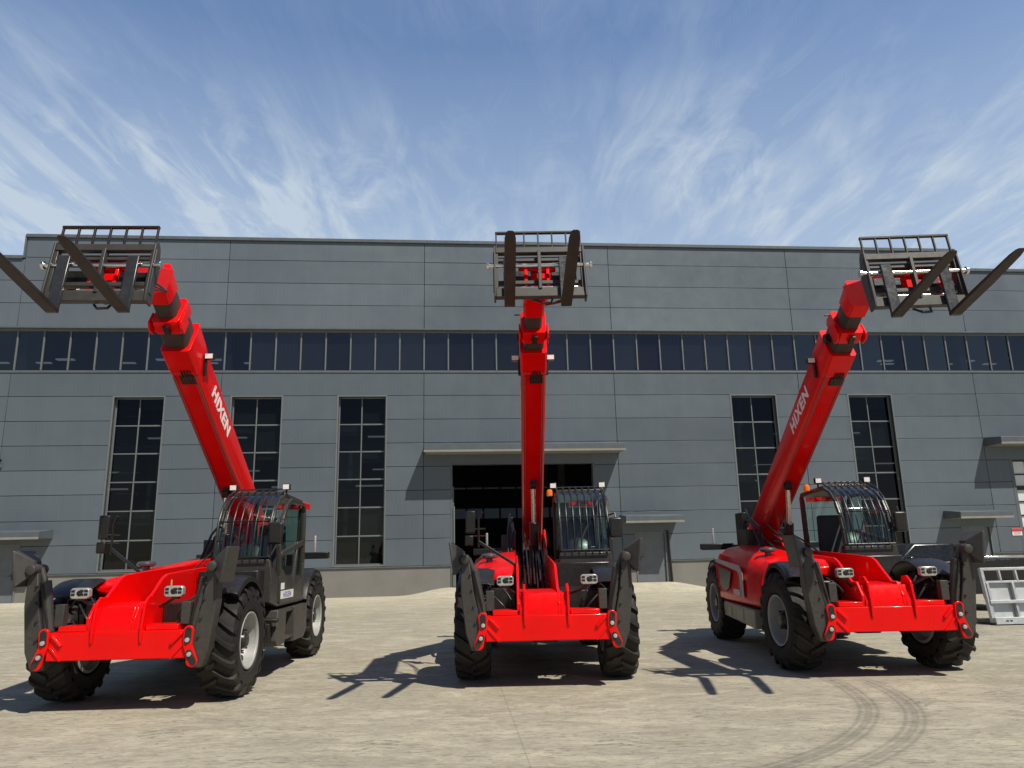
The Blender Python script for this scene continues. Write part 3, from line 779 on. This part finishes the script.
# gates, doors, canopies
b = MB(); b.box(-2.58, -2.5, -.05, .25, .2, 5.07); b.box(3.25, 3.33, -.05, .25, .2, 5.07); b.box(-2.58, 3.33, -.048, .25, 5.07, 5.14)
b.box(-2.50, -2.44, .02, .12, .25, 4.2)
b.done('gate_frame', capm, bld, .005)
b = MB(); b.tube([(-2.44, -.08, .25), (-2.44, -.08, 3.4)], .03, 8); b.box(-2.50, -2.38, -.1, .0, .3, .9); b.done('downpipe_or_lit_edge', frame, bld, .01)  # pale tube and box added as the sunlit edge of the gate frame
def pdoor(u0, u1, z0, z1, handle_left=True):
    b = MB(); b.box(u0 - .06, u0, -.05, .12, z0, z1 + .06); b.box(u1, u1 + .06, -.05, .12, z0, z1 + .06); b.box(u0, u1, -.05, .12, z1, z1 + .06); b.box(u0, u1, .03, .08, z0, z1)
    d = b.done('door', doorm, bld, .006)
    b = MB(); hx = u0 + .12 if handle_left else u1 - .12
    b.box(hx - .02, hx + .02, .0, .028, z0 + .85, z0 + 1.15); b.tube([(hx, -.03, z0 + 1.0), (hx + .13 * (1 if handle_left else -1), -.03, z0 + 1.0)], .012, 8); b.tube([(hx, .02, z0 + 1.0), (hx, -.03, z0 + 1.0)], .012, 8); b.done('handle', steel, d, .003)
pdoor(4.93, 6.09, .27, 2.2); pdoor(-19.95, -18.8, .1, 2.2, False); pdoor(19.0, 20.2, .25, 2.2)
b = MB(); b.tube([(6.28, -.10, .27), (6.20, -.12, 2.3)], .045, 8); b.done('downpipe_or_lit_edge', steel, bld)
def canopy(u0, u1, z0, d=1.05, h=.38):
    b = MB(); b.prism([(-d, z0), (-d, z0 + h - .10), (-.04, z0 + h), (-.04, z0)], u0, u1)
    c = b.done('canopy', canm, bld, .008)
    b = MB(); b.box(u0 + .05, u1 - .05, -d + .03, -.05, z0 - .012, z0 - .004); b.box(u0 - .01, u1 + .01, -d - .015, -d + .02, z0 - .03, z0 + .05); b.done('soffit', soff, c)
canopy(-3.62, 4.42, 5.50); canopy(4.28, 6.62, 2.62, 1.1, .34); canopy(-20.3, -17.6, 2.44, 1.1, .34); canopy(18.25, 20.55, 2.55, 1.1, .34); canopy(20.6, 28.0, 5.62)
# glazed gate at the far right
b = MB(); gl = MB()
for i in range(9):
    x = 21.75 + 5.25 * i / 8; b.box(x - .03, x + .03, .05, .12, .3, 4.97)
for i in range(9):
    z = .3 + 4.67 * i / 8
    b.box(21.75, 27.0, .045, .125, z - (.03 if i % 3 else .09), z + (.03 if i % 3 else .09))
gg = b.done('glazed_gate', black, bld, 0); gl.box(21.75, 27.0, .085, .095, .3, 4.97); gl.done('pane', glasswhite, gg)
b = MB(); b.box(21.60, 21.75, -.05, .25, .25, 5.05); b.done('gate_post', capm, bld, .005)
# interior, seen through the glass and the open gate
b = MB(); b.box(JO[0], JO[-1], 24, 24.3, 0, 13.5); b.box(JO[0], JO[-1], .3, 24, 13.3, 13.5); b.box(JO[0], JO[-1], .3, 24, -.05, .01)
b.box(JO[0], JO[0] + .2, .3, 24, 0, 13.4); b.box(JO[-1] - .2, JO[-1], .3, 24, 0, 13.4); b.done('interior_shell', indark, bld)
b = MB()
for x in JO[1:-1]:
    b.box(x - .2, x + .2, .45, .85, 0, 12.5); b.box(x - .2, x + .2, 15, 15.4, 0, 12.5)
b.box(JO[0], JO[-1], 1.0, 1.5, 8.1, 8.5)
b.done('interior_column', incol, bld)
b = MB()
for i in range(46):
    x = JO[0] + 2.3 * i + 1
    for (y, z) in ((6.0, 11.0), (13, 12.6)):
        if (x < -8 or x > 7) and (i * 7) % 5 < 3: b.box(x, x + .8, y, y + .25, z, z + .05)
for i in range(30):
    x = JO[0] + 3.7 * i + 1
    for (y, z) in ((5.0, 8.9), (9.0, 7.6), (12.0, 6.2), (4.0, 4.6)):
        if not -6 < x < 6: b.box(x, x + 1.2, y, y + .2, z, z + .06)
tag(b.done('interior_lamp', inlight, bld), kind='stuff')
b = MB(); b.box(-12, 16, 23.9, 23.96, 3.9, 4.6)
b.box(-12, 16, 23.88, 23.9, 6.0, 6.1)
b.done('interior_glazing', inband, bld)
b = MB()
for i in range(24): x = -12 + i * 1.2; b.box(x - .06, x + .06, 23.78, 23.87, 0, 7)
b.done('interior_mullion', indark, bld)
b = MB(); rnd = random.Random(9)
for i in range(26):
    x = rnd.uniform(-18, 20); w = rnd.uniform(.8, 3); hgt = rnd.uniform(1, 4.5); y = rnd.uniform(5, 16)
    if -3.2 < x < 4: continue
    b.box(x, x + w, y, y + 1.2, 0, hgt)
b.done('stored_machinery', incol, bld, .02)

# sign and wall lamp
def wallpt(u, y, z): return Vector((0, 30.5, 0)) + Vector((math.cos(BETA), math.sin(BETA), 0)) * u + Vector((-math.sin(BETA), math.cos(BETA), 0)) * y + Vector((0, 0, z))
sg = empty('safety_sign', wallpt(21.42, -.05, 1.80), BETA); tag(sg, 'small red and white safety notice on the wall left of the glazed gate', 'sign')
b = MB(); b.box(-.22, .22, -.012, .0, 0, .30); b.done('board', white, sg)
b = MB(); b.box(-.215, .215, -.018, -.012, .16, .295); b.done('red_panel', signred, sg)
b = MB()
for z in (.04, .08, .12): b.box(-.17, .17, -.016, -.012, z, z + .014)
for i in range(5): b.box(-.17 + .07 * i, -.125 + .07 * i, -.022, -.018, .20, .25)
b.done('text_line', mat('sign_ink', (.35, .10, .10), .6), sg)
wl = empty('wall_lamp', wallpt(-19.78, -.05, 5.2), BETA); tag(wl, 'small dark wall lamp on the grey cladding above the far left door', 'wall lamp')
b = MB(); b.box(-.06, .06, -.06, 0, -.05, .15); b.tube([(0, -.05, .1), (0, -.30, .22)], .025, 8); b.done('bracket', capm, wl, .005)
b = MB(); b.prism([(-.22, .14), (-.48, .20), (-.46, .27), (-.20, .24)], -.13, .13); b.done('lamp_head', black, wl, .01)

# ------------------------------------------------------------------ black pickup behind the right machine
pk = empty('pickup_truck', (9.85, 19.2, 0), R(4)); tag(pk, 'black pickup truck parked behind the right telehandler and the rack', 'pickup truck')
b = MB()
side = [(-2.5, .42), (-2.5, .85), (-2.42, 1.02), (-1.35, 1.10), (-.75, 1.16), (.85, 1.18), (1.0, 1.20), (2.65, 1.20), (2.68, .45), (2.2, .40), (-2.2, .38)]
b.loft([[(x, y, z) for x, z in side] for y in (-.90, .90)])
for y in (0,): b.loft([[(-.85, -.82, 1.15), (-.85, .82, 1.15), (1.02, .82, 1.16), (1.02, -.82, 1.16)], [(-.30, -.70, 1.60), (-.30, .70, 1.60), (.72, .70, 1.60), (.72, -.70, 1.60)]])
bd = b.done('body', carblack, pk, .05, 3, 40)
b = MB(); b.prism([(-.62, 1.20), (.90, 1.20), (.66, 1.54), (-.30, 1.54)], -.835, -.70)
b.b.verts.ensure_lookup_table()
for v in b.b.verts:
    if v.co.y < -.75 and v.co.z > 1.4: v.co.y = -.735
b.done('side_window', carglass, pk)
b = MB(); b.box(1.05, 2.62, -.90, -.86, 1.215, 1.265); b.done('bed_rail', chrome, pk, .01)
b = MB(); b.box(-.62, -.50, -1.02, -.88, 1.18, 1.30); b.done('mirror', carblack, pk, .03)
for x in (-1.6, 1.65):
    for y in (-.78, .78):
        b = MB(); b.lathe([(-.12, .22), (-.12, .36), (-.09, .385), (.09, .385), (.12, .36), (.12, .22)], 36, 'y'); w = b.done('wheel', rubber, pk, 0, 2, 35, (x, y, .385))
        b = MB(); b.lathe([(-.11, .05), (-.115, .22), (.115, .22), (.11, .05)], 24, 'y'); b.done('rim', rimm, w)

# ------------------------------------------------------------------ galvanised rack leaning at the right
rk = empty('steel_rack', (9.42, 15.5, 0), R(2)); tag(rk, 'galvanised open framed panel rack standing on the concrete at the right edge', 'rack')
rk.rotation_euler = (0, 0, R(2))
lean = Matrix.Rotation(R(-9), 4, 'X')
b = MB(); Lr = 3.2
def lb(bb, x0, x1, y0, y1, z0, z1): bb.box(x0, x1, y0, y1, z0, z1, lean)
lb(b, 0, Lr, -.05, .03, 1.05, 1.10); lb(b, 0, Lr, -.04, .02, .80, .84); lb(b, 0, Lr, -.09, .03, .40, .46); lb(b, -.02, Lr, -.14, .05, 0, .13)
for i in range(10): x = i * .34; lb(b, x, x + .035, -.045, .025, .84, 1.05)
for i in range(7): x = i * .52; lb(b, x, x + .045, -.05, .03, .13, .40); lb(b, x + .03, x + .075, -.05, .03, .46, .80)
lb(b, -.035, .0, -.06, .03, 0, 1.10)
b.done('frame', alum, rk, .004)
b = MB(); lb(b, .0, Lr, .035, .045, .13, .80); b.done('back_sheet', alumsheet, rk)
b = MB()
for x in (.18, .26, .62, .70): lb(b, x, x + .05, -.145, -.14, .05, .075)
b.done('slot', black, rk)
b = MB(); b.box(-.05, Lr, -.10, .9, .0, .045); b.done('base_runner', black, rk, .01)

# ------------------------------------------------------------------ ground
gm = bpy.data.materials.new('concrete'); t, n, l, p = nt(gm)
tc = n.new('ShaderNodeTexCoord'); v = tc.outputs['Object']
mp = n.new('ShaderNodeMapping'); mp.inputs['Scale'].default_value = (1, 2.6, 1); mp.inputs['Rotation'].default_value = (0, 0, R(-12)); l.new(v, mp.inputs[0])
mp2 = n.new('ShaderNodeMapping'); mp2.inputs['Scale'].default_value = (1, 2.2, 1); mp2.inputs['Rotation'].default_value = (0, 0, R(25)); l.new(v, mp2.inputs[0])
n1 = noise(n, l, .35, 6, .6, v); n2 = noise(n, l, 2.2, 10, .72, mp.outputs[0], 1.2); n3 = noise(n, l, 22, 6, .7, mp.outputs[0]); n4 = noise(n, l, 1.1, 8, .7, mp2.outputs[0], .8); n5 = noise(n, l, 5.0, 10, .75, mp2.outputs[0], 2.)
sep = n.new('ShaderNodeSeparateXYZ'); l.new(v, sep.inputs[0])
base = mixc(n, l, ramp(n, l, n1, .35, .65), (.36, .33, .255), (.455, .415, .325))
base = mixc(n, l, ramp(n, l, n2, .42, .62, 0, .65), base, (.27, .24, .18))
base = mixc(n, l, ramp(n, l, n4, .48, .64, 0, .7), base, (.56, .51, .39))
base = mixc(n, l, ramp(n, l, n5, .52, .66, 0, .55), base, (.19, .17, .14))
base = mixc(n, l, mth(n, l, 'MULTIPLY', ramp(n, l, sep.outputs[1], 22, 29), ramp(n, l, n4, .3, .6, .3, .8)), base, (.60, .56, .44))  # pale apron near the wall, its sunlit brightness put into the colour
base = mixc(n, l, ramp(n, l, n3, .35, .7, 0, .35), base, (.22, .195, .145))
mp3 = n.new('ShaderNodeMapping'); mp3.inputs['Scale'].default_value = (1.4, 6, 1); mp3.inputs['Rotation'].default_value = (0, 0, R(-20)); l.new(v, mp3.inputs[0])
n6 = noise(n, l, 2.6, 9, .72, mp3.outputs[0], 2.4)
base = mixc(n, l, ramp(n, l, n6, .535, .60, 0, .72), base, (.16, .145, .118))
base = mixc(n, l, ramp(n, l, n6, .42, .36, 0, .4), base, (.58, .53, .42))
wob = mth(n, l, 'MULTIPLY_ADD', n1, .12, -.06)
def ring(cx, cy, r, w, x_lo=None, y_hi=None, strength=.5):
    dx = mth(n, l, 'SUBTRACT', sep.outputs[0], cx); dy = mth(n, l, 'SUBTRACT', sep.outputs[1], cy)
    d = mth(n, l, 'SQRT', mth(n, l, 'ADD', mth(n, l, 'MULTIPLY', dx, dx), mth(n, l, 'MULTIPLY', dy, dy)))
    e = mth(n, l, 'ABSOLUTE', mth(n, l, 'SUBTRACT', mth(n, l, 'ADD', d, wob), r))
    msk = ramp(n, l, e, w, w * .6)
    groove = ramp(n, l, mth(n, l, 'SINE', mth(n, l, 'MULTIPLY', e, 95.)), -.6, .6, .45, 1)
    msk = mth(n, l, 'MULTIPLY', msk, groove)
    msk = mth(n, l, 'MULTIPLY', msk, ramp(n, l, n5, .25, .6, .35, 1))
    if y_hi: msk = mth(n, l, 'MULTIPLY', msk, ramp(n, l, sep.outputs[1], y_hi + .6, y_hi - .6))
    if x_lo is not None: msk = mth(n, l, 'MULTIPLY', msk, ramp(n, l, sep.outputs[0], x_lo - .4, x_lo + .4))
    return mth(n, l, 'MULTIPLY', msk, strength)
TRK = [(-.45, 9.77, 4.32, .15, 1.2, 10.2, .5), (-.19, 9.67, 4.45, .15, 1.2, 9.9, .5), (-1.0, 2.0, 8.2, .18, None, None, .18), (-1.0, 2.0, 10.1, .16, None, None, .12), (9.5, 3.2, 5.9, .16, None, None, .16), (-9, 1, 9.3, .17, None, None, .14), (14, 12, 6.0, .2, None, None, .2), (2, 26, 11, .25, None, None, .12), (-16, 22, 9, .25, None, None, .12)]
for a in TRK: base = mixc(n, l, ring(a[0], a[1], a[2], a[3], a[4], a[5], a[6]), base, (.10, .092, .085))
wxx = mth(n, l, 'MULTIPLY_ADD', sep.outputs[1], .0865, sep.outputs[0]); wyy = mth(n, l, 'MULTIPLY_ADD', sep.outputs[0], -.0865, sep.outputs[1])
# slab joints
def joint(sock, pos, w=.008):
    return ramp(n, l, mth(n, l, 'ABSOLUTE', mth(n, l, 'SUBTRACT', sock, pos)), w * 2.2, w)
wx = mth(n, l, 'ADD', wxx, mth(n, l, 'MULTIPLY_ADD', n5, .03, -.015))
wy = mth(n, l, 'ADD', wyy, mth(n, l, 'MULTIPLY_ADD', n5, .03, -.015))
for px in (-17.3, -11.3, -5.35, .627, 6.6, 12.6, 18.6): base = mixc(n, l, mth(n, l, 'MULTIPLY', joint(wx, px, .004), .26), base, (.07, .062, .05))
for py in (12.5, 18.6, 24.6): base = mixc(n, l, mth(n, l, 'MULTIPLY', joint(wy, py), .55), base, (.07, .062, .05))
l.new(base, p.inputs['Base Color']); p.inputs['Roughness'].default_value = .86; p.inputs['Specular IOR Level'].default_value = .3
bp = n.new('ShaderNodeBump'); bp.inputs['Strength'].default_value = .6; bp.inputs['Distance'].default_value = .012
l.new(mth(n, l, 'ADD', n5, mth(n, l, 'MULTIPLY', n3, .6)), bp.inputs['Height']); l.new(bp.outputs[0], p.inputs['Normal'])
b = MB(); b.box(-900, 900, -300, 1200, -.5, 0); tag(b.done('ground', gm, None, 0, 2, 0), kind='structure')
# ramp up to the doors
def rampmesh(ua, ub, zt, out=2.6, side=2.0):
    b = MB(); nx, ny = 60, 14
    V = []
    def sm(t): t = max(0, min(1, t)); return t * t * (3 - 2 * t)
    for j in range(ny + 1):
        row = []
        for i in range(nx + 1):
            u = ua - side + (ub - ua + 2 * side) * i / nx; y = -.015 - out * j / ny
            hgt = zt * sm((u - ua + side) / side) * sm((ub + side - u) / side) * sm(1 - j / ny)
            row.append(b.b.verts.new(wallpt(u, y + .001, hgt + .004)))
        V.append(row)
    for j in range(ny):
        for i in range(nx): b.b.faces.new([V[j][i], V[j][i + 1], V[j + 1][i + 1], V[j + 1][i]])
    return tag(b.done('ramp', gm, None, 0, 2, 0), kind='structure')
rampmesh(-2.6, 6.1, .27); rampmesh(-20.4, -18.4, .12, 1.6, 1.2); rampmesh(19.2, 27, .26)
# chevron scuffs left by lugs
tmk = bpy.data.materials.new('scuff'); t, n, l, p = nt(tmk)
tc = n.new('ShaderNodeTexCoord'); nz = noise(n, l, 14, 6, .8, tc.outputs['Object'])
p.inputs['Base Color'].default_value = (.10, .092, .08, 1); p.inputs['Roughness'].default_value = .9
l.new(ramp(n, l, nz, .44, .66, .0, .5), p.inputs['Alpha'])
b = MB()
for (cx, cy, a) in ((-1.25, 7.0, 8), (.85, 6.95, -12), (1.9, 8.0, 4), (4.3, 8.3, 14), (5.3, 8.6, -9), (-3.4, 7.6, 15)):
    T = Matrix.Translation((cx, cy, .004)) @ Matrix.Rotation(R(a), 4, 'Z')
    for k in range(3):
        for sg_ in (-1, 1):
            q = [(.01 * sg_, .0 + k * .13), (.20 * sg_, -.10 + k * .13), (.20 * sg_, -.06 + k * .13), (.01 * sg_, .045 + k * .13)]
            vs = [b.b.verts.new(T @ Vector((x_, y_, 0))) for x_, y_ in q]; b.b.faces.new(vs)
tag(b.done('tyre_marks', tmk, None, 0, 2, 0), kind='structure')

# ------------------------------------------------------------------ light and sky
sd = Vector((.9, -1.0, 1.9)).normalized()          # towards the sun
elev = math.asin(sd.z); az = math.atan2(sd.x, sd.y)
sun = bpy.data.lights.new('sun', 'SUN'); sun.energy = 5.0; sun.angle = R(.53); sun.color = (1, .94, .82)
so = bpy.data.objects.new('sun', sun); COL.objects.link(so); so.rotation_euler = sd.to_track_quat('Z', 'Y').to_euler()
W = bpy.data.worlds.new('World'); S.world = W; W.use_nodes = True
n, l = W.node_tree.nodes, W.node_tree.links
bg = n['Background']; bg.inputs[1].default_value = .085
sky = n.new('ShaderNodeTexSky'); sky.sky_type = 'NISHITA'; sky.sun_disc = False; sky.sun_elevation = elev; sky.sun_rotation = az
sky.air_density = 1.0; sky.dust_density = .25; sky.ozone_density = 1.6
tc = n.new('ShaderNodeTexCoord'); sx = n.new('ShaderNodeSeparateXYZ'); l.new(tc.outputs['Generated'], sx.inputs[0])
zz = mth(n, l, 'MAXIMUM', sx.outputs[2], .04)
px = mth(n, l, 'DIVIDE', sx.outputs[0], mth(n, l, 'ADD', zz, .02)); py = mth(n, l, 'DIVIDE', sx.outputs[1], mth(n, l, 'ADD', zz, .02))
cb = n.new('ShaderNodeCombineXYZ'); l.new(px, cb.inputs[0]); l.new(py, cb.inputs[1])
def mapn(scale, rot, loc=(0, 0, 0)):
    m_ = n.new('ShaderNodeMapping'); m_.inputs['Scale'].default_value = scale; m_.inputs['Rotation'].default_value = (0, 0, R(rot)); m_.inputs['Location'].default_value = loc
    l.new(cb.outputs[0], m_.inputs[0]); return m_.outputs[0]
fine = noise(n, l, 1.6, 10, .62, mapn((3.6, .8, 1), -8, (4, 1, 0)), .9)
fine2 = noise(n, l, 2.5, 10, .66, mapn((2.6, .9, 1), 14, (12, 3, 0)), 1.0)
broad = noise(n, l, .55, 5, .55, mapn((1.0, .8, 1), 0, (1.7, .4, 0)), .4)
dens = ramp(n, l, broad, .38, .62, 0, 1)
lowb = ramp(n, l, sx.outputs[2], .57, .43, .13, 1.0)         # more cloud low down
c1 = mth(n, l, 'MULTIPLY', ramp(n, l, fine, .48, .70), .8)
c2 = mth(n, l, 'MULTIPLY', ramp(n, l, fine2, .48, .72), .75)
cl = mth(n, l, 'ADD', c1, c2)
cl = mth(n, l, 'MULTIPLY', cl, mth(n, l, 'MULTIPLY', mth(n, l, 'MULTIPLY_ADD', dens, .8, .2), lowb))
veil = ramp(n, l, sx.outputs[2], .60, .38, .14, .62)
cl = mth(n, l, 'MINIMUM', mth(n, l, 'ADD', cl, mth(n, l, 'MULTIPLY', veil, mth(n, l, 'MULTIPLY_ADD', broad, .8, .6))), .92)
tint = mixc(n, l, 1., sky.outputs[0], (1.05, 1.42, 1.78), 'MULTIPLY')
back = mixc(n, l, ramp(n, l, sx.outputs[1], -.15, .42, 0, 1.), (.52, .40, .34), (1, 1, 1))  # unseen sky behind the camera dimmed and warmed to weaken its blue fill
cl = mth(n, l, 'MULTIPLY', cl, ramp(n, l, sx.outputs[1], -.1, .3, .1, 1))  # clouds thinned behind the camera too, for less fill light
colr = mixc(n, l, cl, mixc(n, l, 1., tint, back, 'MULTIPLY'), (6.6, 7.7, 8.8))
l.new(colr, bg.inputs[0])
